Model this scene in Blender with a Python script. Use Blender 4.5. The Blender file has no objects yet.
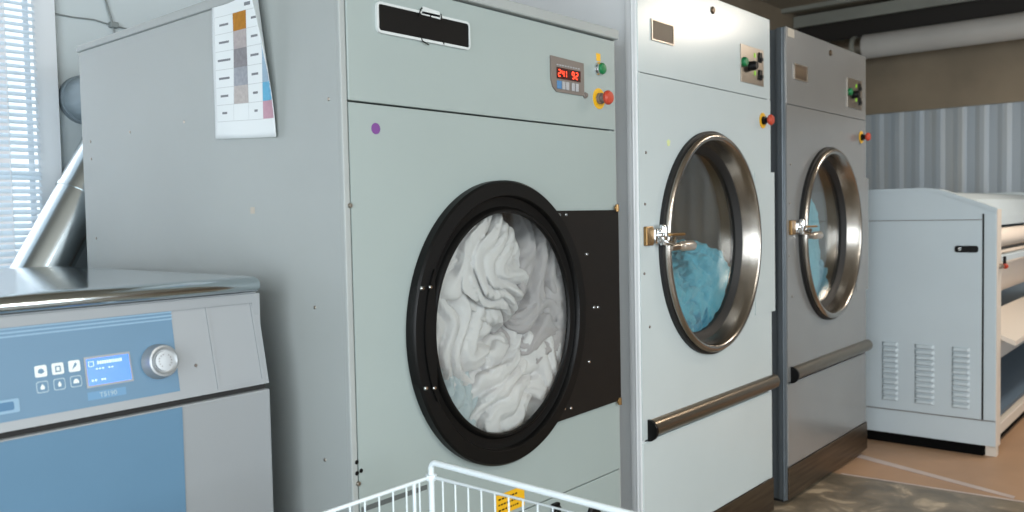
import bpy, bmesh, math, random
from mathutils import Vector, Matrix, noise
C = bpy.context.scene.collection
PI = math.pi
random.seed(4)

# ------------------------------------------------------------------ materials
def lin(c):
    return tuple(((v/255.0)/12.92 if v/255.0 <= .04045 else ((v/255.0+.055)/1.055)**2.4) for v in c)
def mat(name, rgb, rough=.5, metal=0., spec=.5, bump=0., bscale=200., var=.0, vscale=3., coat=0., emis=None, estr=0., aniso=None, trans=0.):
    m = bpy.data.materials.new(name); m.use_nodes = True
    nt = m.node_tree; N = nt.nodes; L = nt.links
    b = N['Principled BSDF']
    c = lin(rgb)
    b.inputs['Base Color'].default_value = (*c, 1)
    b.inputs['Roughness'].default_value = rough
    b.inputs['Metallic'].default_value = metal
    b.inputs['Specular IOR Level'].default_value = spec
    b.inputs['Coat Weight'].default_value = coat
    tc = N.new('ShaderNodeTexCoord')
    if var > 0:
        n = N.new('ShaderNodeTexNoise'); n.inputs['Scale'].default_value = vscale; n.inputs['Detail'].default_value = 5
        if aniso:
            mp = N.new('ShaderNodeMapping'); mp.inputs['Scale'].default_value = aniso
            L.new(tc.outputs['Object'], mp.inputs['Vector']); L.new(mp.outputs['Vector'], n.inputs['Vector'])
        else:
            L.new(tc.outputs['Object'], n.inputs['Vector'])
        r = N.new('ShaderNodeValToRGB')
        r.color_ramp.elements[0].position = .3; r.color_ramp.elements[1].position = .7
        r.color_ramp.elements[0].color = (*[max(0, v*(1-var)) for v in c], 1)
        r.color_ramp.elements[1].color = (*[min(1, v*(1+var)) for v in c], 1)
        L.new(n.outputs['Fac'], r.inputs['Fac']); L.new(r.outputs['Color'], b.inputs['Base Color'])
    if bump > 0:
        n2 = N.new('ShaderNodeTexNoise'); n2.inputs['Scale'].default_value = bscale; n2.inputs['Detail'].default_value = 3
        L.new(tc.outputs['Object'], n2.inputs['Vector'])
        bp = N.new('ShaderNodeBump'); bp.inputs['Strength'].default_value = bump; bp.inputs['Distance'].default_value = .01
        L.new(n2.outputs['Fac'], bp.inputs['Height']); L.new(bp.outputs['Normal'], b.inputs['Normal'])
    if emis:
        b.inputs['Emission Color'].default_value = (*lin(emis), 1); b.inputs['Emission Strength'].default_value = estr
    return m
def glass_mat(name, ior=1.5, tint=(255, 255, 255), boost=1.0):
    m = bpy.data.materials.new(name); m.use_nodes = True
    nt = m.node_tree; N = nt.nodes; L = nt.links
    N.remove(N['Principled BSDF'])
    t = N.new('ShaderNodeBsdfTransparent'); t.inputs['Color'].default_value = (*lin(tint), 1)
    g = N.new('ShaderNodeBsdfGlossy'); g.inputs['Roughness'].default_value = .02
    fr = N.new('ShaderNodeLayerWeight'); fr.inputs['Blend'].default_value = .5     # Schlick reflectance, same from both sides
    pw = N.new('ShaderNodeMath'); pw.operation = 'POWER'; pw.inputs[1].default_value = 5
    mu = N.new('ShaderNodeMath'); mu.operation = 'MULTIPLY_ADD'; mu.inputs[1].default_value = .96*boost; mu.inputs[2].default_value = .04*boost; mu.use_clamp = True
    L.new(fr.outputs['Facing'], pw.inputs[0])
    mx = N.new('ShaderNodeMixShader')
    L.new(pw.outputs[0], mu.inputs[0]); L.new(mu.outputs[0], mx.inputs['Fac'])
    L.new(t.outputs[0], mx.inputs[1]); L.new(g.outputs[0], mx.inputs[2]); L.new(mx.outputs[0], N['Material Output'].inputs['Surface'])
    return m

M = {}
M['d1'] = mat('sage_painted_steel', (149, 161, 159), .42, bump=.02, bscale=350, var=.03, vscale=2)
M['d1side'] = mat('pale_grey_painted_steel', (154, 160, 159), .45, bump=.02, bscale=350, var=.04, vscale=2)
M['d2'] = mat('white_painted_steel', (184, 194, 195), .22, bump=.012, bscale=300, var=.02, vscale=3)
M['d2side'] = mat('white_blue_painted_steel', (206, 210, 212), .4, var=.02)
M['d3'] = mat('grey_glossy_steel', (140, 141, 140), .22, metal=.35, var=.03, vscale=4)
M['d3side'] = mat('slate_blue_painted_steel', (96, 104, 110), .35, metal=.3)
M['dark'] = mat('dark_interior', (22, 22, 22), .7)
M['black'] = mat('black_enamel', (8, 8, 8), .42, spec=.22, bump=.02, bscale=120)
M['blackplate'] = mat('black_brown_plate', (17, 14, 12), .45, spec=.3, var=.15, vscale=30)
M['rubber'] = mat('black_rubber', (14, 14, 14), .6)
M['steel'] = mat('polished_steel', (166, 161, 154), .24, metal=1., var=.06, vscale=6)
M['satin'] = mat('satin_steel', (168, 160, 150), .3, metal=1., var=.08, vscale=8)
M['brushed'] = mat('brushed_brown_steel', (98, 84, 68), .36, metal=.85, var=.35, vscale=6, aniso=(.6, 1, 12))
M['chrome'] = mat('chrome', (225, 228, 230), .08, metal=1.)
M['brass'] = mat('brass', (140, 110, 70), .35, metal=.8)
M['drum'] = mat('drum_steel', (138, 120, 96), .5, metal=.35, var=.1, vscale=5)
M['drumdark'] = mat('drum_back_brown', (206, 184, 150), .5, metal=.1, var=.1, vscale=4)
M['glass'] = glass_mat('door_glass', 1.5, (248, 250, 249), 1.5)
M['pane'] = glass_mat('window_pane', 1.45)
M['yellow'] = mat('yellow_plastic', (224, 172, 20), .45)
M['red'] = mat('red_plastic', (178, 62, 38), .45)
M['green'] = mat('green_plastic', (10, 110, 62), .3)
M['greenled'] = mat('green_led', (120, 180, 30), .4, emis=(150, 230, 20), estr=.25)
M['bezel'] = mat('taupe_plastic', (112, 104, 98), .45)
M['scrdark'] = mat('display_window', (60, 12, 8), .25)
M['led'] = mat('red_led', (255, 70, 40), .4, emis=(255, 62, 34), estr=2.2)
M['greybtn'] = mat('grey_button', (160, 162, 166), .5)
M['bluebtn'] = mat('blue_button', (70, 120, 165), .5)
M['whiteplastic'] = mat('white_plastic', (196, 202, 202), .4)
M['purple'] = mat('purple_sticker', (110, 60, 130), .5)
M['paper'] = mat('paper', (222, 228, 230), .7)
M['ink'] = mat('grey_ink', (120, 124, 130), .8)
M['washgrey'] = mat('washer_silver_paint', (141, 146, 149), .42, metal=.15, bump=.01, bscale=500)
M['washblue'] = mat('washer_blue_panel', (84, 120, 146), .42, bump=.01, bscale=400, var=.03, vscale=6)
M['washstripe'] = mat('washer_pale_blue_stripe', (122, 156, 180), .45)
M['lcd'] = mat('lcd_blue', (40, 110, 215), .2, emis=(30, 105, 225), estr=.55)
M['lcdtext'] = mat('lcd_text', (190, 215, 250), .4, emis=(170, 205, 250), estr=.5)
M['icon'] = mat('icon_white', (214, 222, 220), .5)
M['iconline'] = mat('icon_outline', (160, 180, 190), .5)
M['tilewall'] = mat('pale_wall_paint', (196, 207, 210), .6, var=.03, vscale=1.5)
M['brownboard'] = mat('brown_board', (134, 122, 104), .75, var=.14, vscale=2.5, bump=.05, bscale=40)
M['ceil'] = mat('ceiling_board', (150, 140, 124), .8, var=.12, vscale=1.2)
M['beam'] = mat('painted_beam', (140, 142, 134), .6, var=.08, vscale=3)
M['shade_web'] = mat('shaded_beam_web', (38, 34, 30), .7)  # near-black shade tone; also colours a wall joint and ironer back panel
M['pipe'] = mat('white_pipe', (186, 184, 180), .45, var=.05, vscale=3)
M['duct'] = mat('galvanised_duct', (196, 206, 210), .22, metal=.95, bump=.015, bscale=30)
M['ductgrey'] = mat('dull_grey_duct', (130, 144, 152), .6, metal=0.)
M['iron'] = mat('ironer_paint', (186, 198, 204), .38, var=.02)
M['ironlit'] = mat('ironer_warm_lit_paint', (206, 196, 184), .45)  # ironer paint tinted cream for warm light falling on its front parts
M['roll'] = mat('padded_roll_cloth', (226, 214, 202), .8, bump=.05, bscale=150)
M['wire'] = mat('white_coated_wire', (222, 232, 236), .35)
M['frame'] = mat('window_frame_white', (222, 228, 232), .4)
M['slat'] = mat('blind_slat', (196, 212, 222), .5)
def slat_mat():
    m = mat('blind_slat', (214, 226, 234), .5); nt = m.node_tree; N = nt.nodes; L = nt.links
    t = N.new('ShaderNodeBsdfTranslucent'); t.inputs['Color'].default_value = (.84, .90, .93, 1)
    x = N.new('ShaderNodeMixShader'); x.inputs['Fac'].default_value = .45
    L.new(N['Principled BSDF'].outputs[0], x.inputs[1]); L.new(t.outputs[0], x.inputs[2]); L.new(x.outputs[0], N['Material Output'].inputs['Surface'])
    return m
M['slat'] = slat_mat()
M['lamp'] = mat('lamp_diffuser', (255, 240, 215), .5, emis=(255, 236, 205), estr=6)
M['cable'] = mat('grey_cable', (132, 140, 140), .6)
M['wallfar'] = mat('warm_wall_paint', (150, 132, 110), .7)
M['tan'] = mat('tan_sticker', (178, 170, 156), .6)

def cloth_mat(name, rgb, bscale=90, var=.05, bump=.25):
    m = mat(name, rgb, .9, bump=bump, bscale=bscale, var=var, vscale=5)
    m.node_tree.nodes['Principled BSDF'].inputs['Sheen Weight'].default_value = .2
    return m
M['white1'] = cloth_mat('white_sheet_cloth', (210, 208, 210), 40, .03, .12)
M['white2'] = cloth_mat('offwhite_cloth', (172, 167, 169), 40, .04, .12)
M['white3'] = cloth_mat('cool_white_cloth', (172, 184, 190), 40, .03, .12)
M['teal'] = cloth_mat('turquoise_towel', (92, 170, 192), 60, .15, .9)
M['teal2'] = cloth_mat('deep_turquoise_towel', (66, 140, 168), 60, .15, .9)

def corr_mat():
    m = mat('corrugated_sheet_paint', (138, 158, 172), .42, metal=.1)
    nt = m.node_tree; N = nt.nodes; L = nt.links; b = N['Principled BSDF']
    tc = N.new('ShaderNodeTexCoord')
    mp = N.new('ShaderNodeMapping'); mp.inputs['Scale'].default_value = (1, 9, .35)
    n = N.new('ShaderNodeTexNoise'); n.inputs['Scale'].default_value = 1.3; n.inputs['Detail'].default_value = 3
    r = N.new('ShaderNodeValToRGB'); r.color_ramp.elements[0].position = .42; r.color_ramp.elements[1].position = .68
    r.color_ramp.elements[0].color = (*lin((168, 180, 190)), 1); r.color_ramp.elements[1].color = (*lin((174, 180, 182)), 1)
    L.new(tc.outputs['Object'], mp.inputs['Vector']); L.new(mp.outputs[0], n.inputs['Vector']); L.new(n.outputs['Fac'], r.inputs['Fac']); L.new(r.outputs['Color'], b.inputs['Base Color'])
    return m
M['corr'] = corr_mat()

def floor_mat():
    m = bpy.data.materials.new('worn_floor'); m.use_nodes = True
    nt = m.node_tree; N = nt.nodes; L = nt.links; b = N['Principled BSDF']
    tc = N.new('ShaderNodeTexCoord')
    n = N.new('ShaderNodeTexNoise'); n.inputs['Scale'].default_value = 6.5; n.inputs['Detail'].default_value = 6; n.inputs['Distortion'].default_value = .6
    L.new(tc.outputs['Object'], n.inputs['Vector'])
    r = N.new('ShaderNodeValToRGB')
    e = r.color_ramp.elements; e[0].position = .40; e[1].position = .56
    e[0].color = (*lin((98, 90, 76)), 1); e[1].color = (*lin((126, 114, 96)), 1)
    e2 = e.new(.64); e2.color = (*lin((176, 160, 136)), 1)
    L.new(n.outputs['Fac'], r.inputs['Fac']); L.new(r.outputs['Color'], b.inputs['Base Color'])
    b.inputs['Roughness'].default_value = .35
    bp = N.new('ShaderNodeBump'); bp.inputs['Strength'].default_value = .15; bp.inputs['Distance'].default_value = .01
    L.new(n.outputs['Fac'], bp.inputs['Height']); L.new(bp.outputs[0], b.inputs['Normal'])
    return m
M['concrete'] = floor_mat()
M['tile'] = mat('tan_floor_covering', (162, 130, 102), .5, var=.12, vscale=2.5, bump=.05, bscale=60)
M['strip'] = mat('pale_floor_strip', (178, 164, 158), .45, var=.1, vscale=8)

# ------------------------------------------------------------------ helpers
def W(o):
    v = Vector((0, 0, 0))
    while o is not None:
        v += o.location; o = o.parent
    return v
def obj(name, bm, m, parent=None, smooth=False, kind=None, label=None):
    if parent is not None:
        bmesh.ops.translate(bm, verts=bm.verts, vec=-W(parent))
    me = bpy.data.meshes.new(name)
    bmesh.ops.recalc_face_normals(bm, faces=bm.faces)
    bm.to_mesh(me); bm.free()
    ms = m if isinstance(m, (list, tuple)) else [m]
    for q in ms: me.materials.append(q)
    if smooth:
        for p in me.polygons: p.use_smooth = True
        try: me.set_sharp_from_angle(angle=math.radians(38))
        except Exception: pass
    o = bpy.data.objects.new(name, me); C.objects.link(o)
    if parent is not None: o.parent = parent
    if kind: o['kind'] = kind
    if label: o['label'] = label
    return o
def thing(name, label, cat, loc, group=None):
    o = bpy.data.objects.new(name, None); C.objects.link(o); o.location = loc
    o.empty_display_size = .1
    o['label'] = label; o['category'] = cat
    if group: o['group'] = group
    return o
def tag(o, label, cat, group=None):
    o['label'] = label; o['category'] = cat
    if group: o['group'] = group
    return o
def BM(): return bmesh.new()
def rbox(bm, x0, x1, y0, y1, z0, z1, bev=0., seg=2):
    t = bmesh.new()
    bmesh.ops.create_cube(t, size=1.)
    for v in t.verts:
        v.co = Vector((x0+(v.co.x+.5)*(x1-x0), y0+(v.co.y+.5)*(y1-y0), z0+(v.co.z+.5)*(z1-z0)))
    if bev > 0:
        bmesh.ops.bevel(t, geom=list(t.edges), offset=bev, segments=seg, affect='EDGES', profile=.5)
    merge(bm, t)
    return bm
def merge(bm, t):
    me = bpy.data.meshes.new('tmp'); t.to_mesh(me); t.free(); bm.from_mesh(me); bpy.data.meshes.remove(me)
def box(x0, x1, y0, y1, z0, z1, bev=0., seg=2): return rbox(BM(), x0, x1, y0, y1, z0, z1, bev, seg)
def basis(d):
    d = Vector(d).normalized()
    a = Vector((0, 0, 1)) if abs(d.z) < .9 else Vector((1, 0, 0))
    u = d.cross(a).normalized(); v = d.cross(u).normalized()
    return u, v
def tube(bm, pts, r, n=12, cap=True):
    pts = [Vector(p) for p in pts]; rings = []
    rs = r if isinstance(r, (list, tuple)) else [r]*len(pts)
    u = None
    for i, p in enumerate(pts):
        if i == 0: d = pts[1]-p
        elif i == len(pts)-1: d = p-pts[i-1]
        else: d = (pts[i+1]-p).normalized()+(p-pts[i-1]).normalized()
        d.normalize()
        if u is None: u, v = basis(d)
        else:
            u = (u-d*u.dot(d)).normalized(); v = d.cross(u)
        rings.append([bm.verts.new(p+rs[i]*(math.cos(a)*u+math.sin(a)*v)) for a in [2*PI*k/n for k in range(n)]])
    for A, B in zip(rings, rings[1:]):
        for k in range(n): bm.faces.new((A[k], A[(k+1) % n], B[(k+1) % n], B[k]))
    if cap:
        bm.faces.new(rings[0][::-1]); bm.faces.new(rings[-1])
    return bm
def lathe(bm, prof, cx, y, cz, n=96, closed=False, sx=.932):
    """prof: (radius, out) with out measured toward the viewer (-Y) from plane y."""
    rings = []
    for r, o in prof:
        if r < 1e-5: rings.append([bm.verts.new((cx, y-o, cz))])
        else: rings.append([bm.verts.new((cx+sx*r*math.cos(2*PI*k/n), y-o, cz+r*math.sin(2*PI*k/n))) for k in range(n)])
    prs = list(zip(rings, rings[1:]))
    if closed: prs.append((rings[-1], rings[0]))
    for A, B in prs:
        if len(A) == 1 and len(B) == 1: continue
        if len(A) == 1:
            for k in range(n): bm.faces.new((A[0], B[k], B[(k+1) % n]))
        elif len(B) == 1:
            for k in range(n): bm.faces.new((A[k], A[(k+1) % n], B[0]))
        else:
            for k in range(n): bm.faces.new((A[k], A[(k+1) % n], B[(k+1) % n], B[k]))
    return bm
def lathe_ax(bm, prof, origin, axis, n=32):
    """prof: (radius, distance along axis)."""
    o = Vector(origin); d = Vector(axis).normalized(); u, v = basis(d); rings = []
    for r, s in prof:
        if r < 1e-5: rings.append([bm.verts.new(o+d*s)])
        else: rings.append([bm.verts.new(o+d*s+r*(math.cos(2*PI*k/n)*u+math.sin(2*PI*k/n)*v)) for k in range(n)])
    for A, B in zip(rings, rings[1:]):
        if len(A) == 1:
            for k in range(n): bm.faces.new((A[0], B[k], B[(k+1) % n]))
        elif len(B) == 1:
            for k in range(n): bm.faces.new((A[k], A[(k+1) % n], B[0]))
        else:
            for k in range(n): bm.faces.new((A[k], A[(k+1) % n], B[(k+1) % n], B[k]))
    return bm
def holeplate(bm, x0, x1, z0, z1, cx, cz, r, yf, yb, n=96):
    """panel in the XZ plane with a round hole, front at yf, back at yb."""
    corners = [math.atan2(z-cz, x-cx) % (2*PI) for x in (x0, x1) for z in (z0, z1)]
    angs = sorted(set([round(2*PI*k/n, 6) for k in range(n)]+[round(c, 6) for c in corners]))
    def edge(a):
        c, s = math.cos(a), math.sin(a); t = 1e9
        if c > 1e-9: t = min(t, (x1-cx)/c)
        if c < -1e-9: t = min(t, (x0-cx)/c)
        if s > 1e-9: t = min(t, (z1-cz)/s)
        if s < -1e-9: t = min(t, (z0-cz)/s)
        return cx+t*c, cz+t*s
    F = []
    for y in (yf, yb):
        F.append(([bm.verts.new((cx+SXD*r*math.cos(a), y, cz+r*math.sin(a))) for a in angs], [bm.verts.new((edge(a)[0], y, edge(a)[1])) for a in angs]))
    m = len(angs)
    for k in range(m):
        j = (k+1) % m
        (fi, fo), (bi, bo) = F
        bm.faces.new((fi[k], fi[j], fo[j], fo[k])); bm.faces.new((bi[k], bo[k], bo[j], bi[j]))
        bm.faces.new((fi[k], bi[k], bi[j], fi[j])); bm.faces.new((fo[k], fo[j], bo[j], bo[k]))
    return bm
def prism_xz(bm, pts, y0, y1):
    a = [bm.verts.new((x, y0, z)) for x, z in pts]; b = [bm.verts.new((x, y1, z)) for x, z in pts]
    bm.faces.new(a); bm.faces.new(b[::-1]); n = len(pts)
    for k in range(n): bm.faces.new((a[k], b[k], b[(k+1) % n], a[(k+1) % n]))
    return bm
def prism_yz(bm, pts, x0, x1):
    a = [bm.verts.new((x0, y, z)) for y, z in pts]; b = [bm.verts.new((x1, y, z)) for y, z in pts]
    bm.faces.new(a); bm.faces.new(b[::-1]); n = len(pts)
    for k in range(n): bm.faces.new((a[k], b[k], b[(k+1) % n], a[(k+1) % n]))
    return bm
def rrect(x0, x1, z0, z1, r, n=5):
    out = []
    for cx, cz, a0 in ((x1-r, z1-r, 0), (x0+r, z1-r, 90), (x0+r, z0+r, 180), (x1-r, z0+r, 270)):
        for k in range(n+1):
            a = math.radians(a0+90*k/n); out.append((cx+r*math.cos(a), cz+r*math.sin(a)))
    return out
def frame_xz(bm, outer, inner, y0, y1):
    """closed moulding between two outlines with the same number of points."""
    n = len(outer)
    R = [[bm.verts.new((x, y, z)) for x, z in P] for P, y in ((outer, y1), (outer, y0), (inner, y0), (inner, y1))]
    for i in range(4):
        A, B = R[i], R[(i+1) % 4]
        for k in range(n): bm.faces.new((A[k], A[(k+1) % n], B[(k+1) % n], B[k]))
    return bm
def screw(bm, x, y, z, r=.006, h=.004, axis=(0, -1, 0)):
    lathe_ax(bm, [(0, -.001), (r, -.001), (r, h*.4), (r*.7, h), (0, h*1.05)], (x, y, z), axis, 12)
    return bm
def text_mesh(s, size, m, name, loc, parent, rot=(PI/2, 0, 0), extrude=.0004, sx=1.):
    cu = bpy.data.curves.new(name, 'FONT'); cu.body = s; cu.size = size; cu.extrude = extrude; cu.resolution_u = 3
    cu.align_x = 'CENTER'; cu.align_y = 'CENTER'
    t = bpy.data.objects.new('tmp_text', cu)
    me = bpy.data.meshes.new_from_object(t)
    bpy.data.objects.remove(t); bpy.data.curves.remove(cu)
    from mathutils import Euler
    mt = Matrix.Translation(Vector(loc)-W(parent)) @ Euler(rot).to_matrix().to_4x4() @ Matrix.Diagonal((sx, 1, 1, 1))
    me.transform(mt); me.materials.clear(); me.materials.append(m); me.name = name
    o = bpy.data.objects.new(name, me); C.objects.link(o); o.parent = parent
    return o
def strokes(bm, segs, y, w=.0012, h=.0006):
    """flat marks in the XZ plane made of thin boxes (x0,z0,x1,z1)."""
    for x0, z0, x1, z1 in segs:
        d = Vector((x1-x0, 0, z1-z0)); l = d.length
        if l < 1e-6: continue
        d /= l; p = Vector((-d.z, 0, d.x))*w/2
        a = Vector((x0, y, z0)); b = Vector((x1, y, z1))
        P = [a-p, b-p, b+p, a+p]
        A = [bm.verts.new(q) for q in P]; B = [bm.verts.new(q+Vector((0, -h, 0))) for q in P]
        bm.faces.new(A); bm.faces.new(B)
        for k in range(4): bm.faces.new((A[k], A[(k+1) % 4], B[(k+1) % 4], B[k]))
    return bm

# crumpled cloth: several warped fold fields pushed along the normal of a squashed sphere
def nvec(p):
    return Vector((noise.noise(p), noise.noise(p+Vector((31.4, 7.7, 2.3))), noise.noise(p+Vector((-11.9, 17.2, 43.1)))))
def cloth(center, radii, seed, fdir=(1, 0, .4), freq=14., amp=.03, rot=0., sub=5, twist=0., lump=.18, crumple=0.):
    bm = BM()
    bmesh.ops.create_icosphere(bm, subdivisions=sub, radius=1.)
    so = Vector((seed*7.13, seed*3.7, seed*1.9)); fd = Vector(fdir).normalized()
    cr, sr = math.cos(rot), math.sin(rot)
    rmax = max(radii)
    for v in bm.verts:
        p = v.co.copy(); n = p.normalized()
        q = Vector((p.x*radii[0], p.y*radii[1], p.z*radii[2]))
        s = q/rmax
        w = nvec(s*1.0+so)*.6 + nvec(s*2.3+so)*.16
        a = twist*s.z
        sw = s+w
        sw = Vector((sw.x*math.cos(a)-sw.z*math.sin(a), sw.y, sw.x*math.sin(a)+sw.z*math.cos(a)))
        t = sw.dot(fd)*freq*1.4
        f1 = 1-abs(math.sin(t)); f1 = f1**1.5
        f2 = 1-abs(math.sin(t*2.3+noise.noise(s*3+so)*4)); f2 = f2**1.7
        big = noise.noise(s*1.7+so*1.3)
        fine = noise.noise(s*9+so)
        rid = noise.ridged_multi_fractal(s*2.2+so, .9, 2.1, 4, 1.0, 2.0)-1.2
        am = .6+.8*abs(noise.noise(s*1.4+so*2.1))*1.6
        d = amp*am*(1.5*(1-f1)+.55*(1-f2)-.8)*1.2+lump*rmax*big+crumple*rid*.5+.003*fine
        g = Vector((n.x/radii[0], n.y/radii[1], n.z/radii[2])).normalized()
        q = q+g*d
        v.co = Vector((center[0]+q.x*cr-q.z*sr, center[1]+q.y, center[2]+q.x*sr+q.z*cr))
    return bm
def cloth_obj(name, label, cat, group, m, **k):
    lim = k.pop('lim', None); R0 = k.pop('R0', 1.)
    bm = cloth(**k)
    if lim:   # keep the bundle inside the drum and behind the glass
        cx, cz, R, ymin = lim
        for v in bm.verts:
            dx, dz = v.co.x-cx, v.co.z-cz; r = math.hypot(dx/SXD, dz)
            R = lim[2] if v.co.y > YF+.019 else min(lim[2], R0)
            if r > R: 
                f = (R+.004*math.tanh((r-R)*20))/r; v.co.x = cx+dx*f; v.co.z = cz+dz*f
            if v.co.y < ymin+.03: v.co.y = ymin+.03*math.exp((v.co.y-ymin-.03)/.03)
    return tag(obj(name, bm, m, smooth=False and True or False), label, cat, group)

SXD = .932
YF = 1.506     # common front plane of the three dryers

# ------------------------------------------------------------------ SETTING
XL, XR, YN, YB, ZC = -1.6, 8.0, -3.6, 3.1, 3.06
def struct(name, bm, m, smooth=False):
    return obj(name, bm, m, smooth=smooth, kind='structure')
# floor: tan covering with a concrete field beside the dryers, separated by a pale strip
bm = BM(); rbox(bm, XL-.1, XR+.1, YN-.1, YB+.3, -.12, 0); struct('floor', bm, M['tile'])
def poly_slab(pts, z0, z1):
    b = BM(); a = [b.verts.new((x, y, z0)) for x, y in pts]; c = [b.verts.new((x, y, z1)) for x, y in pts]
    b.faces.new(a); b.faces.new(c); n = len(pts)
    for k in range(n): b.faces.new((a[k], a[(k+1) % n], c[(k+1) % n], c[k]))
    return b
def ex(y): return 4.30-(y-.70)*.06       # right edge of the concrete field
struct('floor_concrete', poly_slab([(XL+.02, YN+.02), (ex(YN+.02), YN+.02), (ex(1.48), 1.48), (ex(1.48), 2.9), (XL+.02, 2.9)], .0, .003), M['concrete'])
struct('trim_1', poly_slab([(ex(YN+.02), YN+.02), (ex(YN+.02)+.035, YN+.02), (ex(1.48)+.012, 1.48), (ex(1.48), 1.48)], .0, .0045), M['strip'])
struct('trim_7', poly_slab([(4.335, .75), (4.375, .75), (4.66, 1.52), (4.60, 1.52)], .0, .002), M['strip'])
# back wall with window opening
wx0, wx1, wz0, wz1 = -.35, 1.235, .95, 2.5
bm = BM()
rbox(bm, XL, wx0, YB, YB+.22, 0, 2.2); rbox(bm, wx1, XR, YB, YB+.22, 0, 2.2)
rbox(bm, wx0, wx1, YB, YB+.22, 0, wz0)
struct('wall_back', bm, M['tilewall'])
bm = BM(); rbox(bm, XL, wx0, YB, YB+.22, 2.2, ZC); rbox(bm, wx1, XR, YB, YB+.22, 2.2, ZC); rbox(bm, wx0, wx1, YB, YB+.22, wz1, ZC)
struct('wall_back_upper', bm, M['brownboard'])
# right wall: corrugated sheet below, board above
bm = BM()
pitch = .165; prof = []
y = YN
while y < YB:
    prof += [(y, 0), (y+.06, 0), (y+.095, .008), (y+.13, .008), (y+pitch, 0)]; y += pitch
prof = [p for i, p in enumerate(prof) if i == 0 or p != prof[i-1]]
A = [bm.verts.new((XR-o, min(yy, YB-.001), 0)) for yy, o in prof]; B = [bm.verts.new((XR-o, min(yy, YB-.001), 2.13)) for yy, o in prof]
for k in range(len(A)-1): bm.faces.new((A[k], A[k+1], B[k+1], B[k]))
rbox(bm, XR+.005, XR+.1, YN, YB, 0, 2.13)
struct('wall_right', bm, M['corr'])
struct('wall_right_upper', box(XR-.03, XR+.1, YN, YB, 2.13, ZC), M['brownboard'])
bm = BM(); rbox(bm, XL-.1, XL, YN, YB+.2, 0, .4); rbox(bm, XL-.1, XL, YN, YB+.2, 2.7, ZC); rbox(bm, XL-.1, XL, YN, -2.4, .4, 2.7); rbox(bm, XL-.1, XL, 1.2, YB+.2, .4, 2.7)
struct('wall_left', bm, M['tilewall'])
f = struct('window_4', box(XL-.07, XL-.03, -.63, -.57, .4, 2.7), M['frame'])  # unseen window added to let fill light onto the sage dryer's side
obj('pane', box(XL-.055, XL-.05, -2.4, 1.2, .4, 2.7), M['pane'], f)
# wall behind the photographer, with three wide windows
bm = BM()
rbox(bm, XL, XR, YN-.15, YN, 0, .9); rbox(bm, XL, XR, YN-.15, YN, 2.6, ZC)
for a, b in ((XL, -1.1), (1.1, 1.5), (3.7, 8.0)): rbox(bm, a, b, YN-.15, YN, .9, 2.6)
struct('wall_front', bm, M['wallfar'])
for i, (a, b) in enumerate(((-1.1, 1.1), (1.5, 3.7))):
    f = struct('window_%d' % (i+2), frame_xz(BM(), [(b, 2.6), (a, 2.6), (a, .9), (b, .9)], [(b-.06, 2.54), (a+.06, 2.54), (a+.06, .96), (b-.06, .96)], YN-.12, YN-.04), M['frame'])
    obj('pane', box(a+.05, b-.05, YN-.085, YN-.08, .95, 2.55), M['pane'], f)
    obj('glazing_bar', box((a+b)/2-.02, (a+b)/2+.02, YN-.11, YN-.05, .95, 2.55), M['frame'], f)
# ceiling with ribs
struct('ceiling', box(XL-.1, XR+.1, YN-.1, YB+.2, ZC, ZC+.1), M['ceil'])
for i, x in enumerate((5.9, 6.75, 7.45)):
    struct('trim_%d' % (i+2), box(x, x+.06, YN, YB, ZC-.035, ZC), M['beam'])
for i, yy in enumerate((1.0, 2.0)):
    struct('trim_%d' % (i+5), box(4.2, XR-.3, yy, yy+.06, ZC-.03, ZC), M['beam'])
# I beam along the right wall
bt = thing('ceiling_beam', 'grey painted steel beam running along the top of the far right wall', 'beam', (XR-.16, 0, 2.92))
obj('flange', box(XR-.3, XR-.035, YN+.01, YB-.01, 3.0, 3.03), M['beam'], bt)
obj('flange', box(XR-.3, XR-.27, YN+.01, YB-.01, 2.93, 3.0), M['beam'], bt)
obj('shade_web', box(XR-.2, XR-.035, YN+.01, YB-.01, 2.74, 3.0), M['shade_web'], bt)  # darkened to paint in the shadow zone above the pipe
bt['kind'] = 'structure'
# round pipe
pt = thing('overhead_pipe', 'thick white insulated pipe running under the ceiling beam at the right', 'pipe', (7.6, 0, 2.66))
obj('pipe_run', tube(BM(), [(7.6, YN+.01, 2.66), (7.6, 2.44, 2.66)], .1, 32), M['pipe'], pt, True)
obj('pipe_run', tube(BM(), [(7.6, 2.44, 2.66), (7.6, 3.09, 2.66)], .085, 32), M['satin'], pt, True, label='thinner bare grey length of the pipe')
obj('pipe_collar', tube(BM(), [(7.6, 2.50, 2.66), (7.6, 2.53, 2.66)], .1, 32), M['beam'], pt, True)
for yy in (.2, -1.8):
    obj('hanger', tube(BM(), [(7.6, yy, 2.755), (7.6, yy, ZC)], .006, 8), M['satin'], pt)

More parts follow.
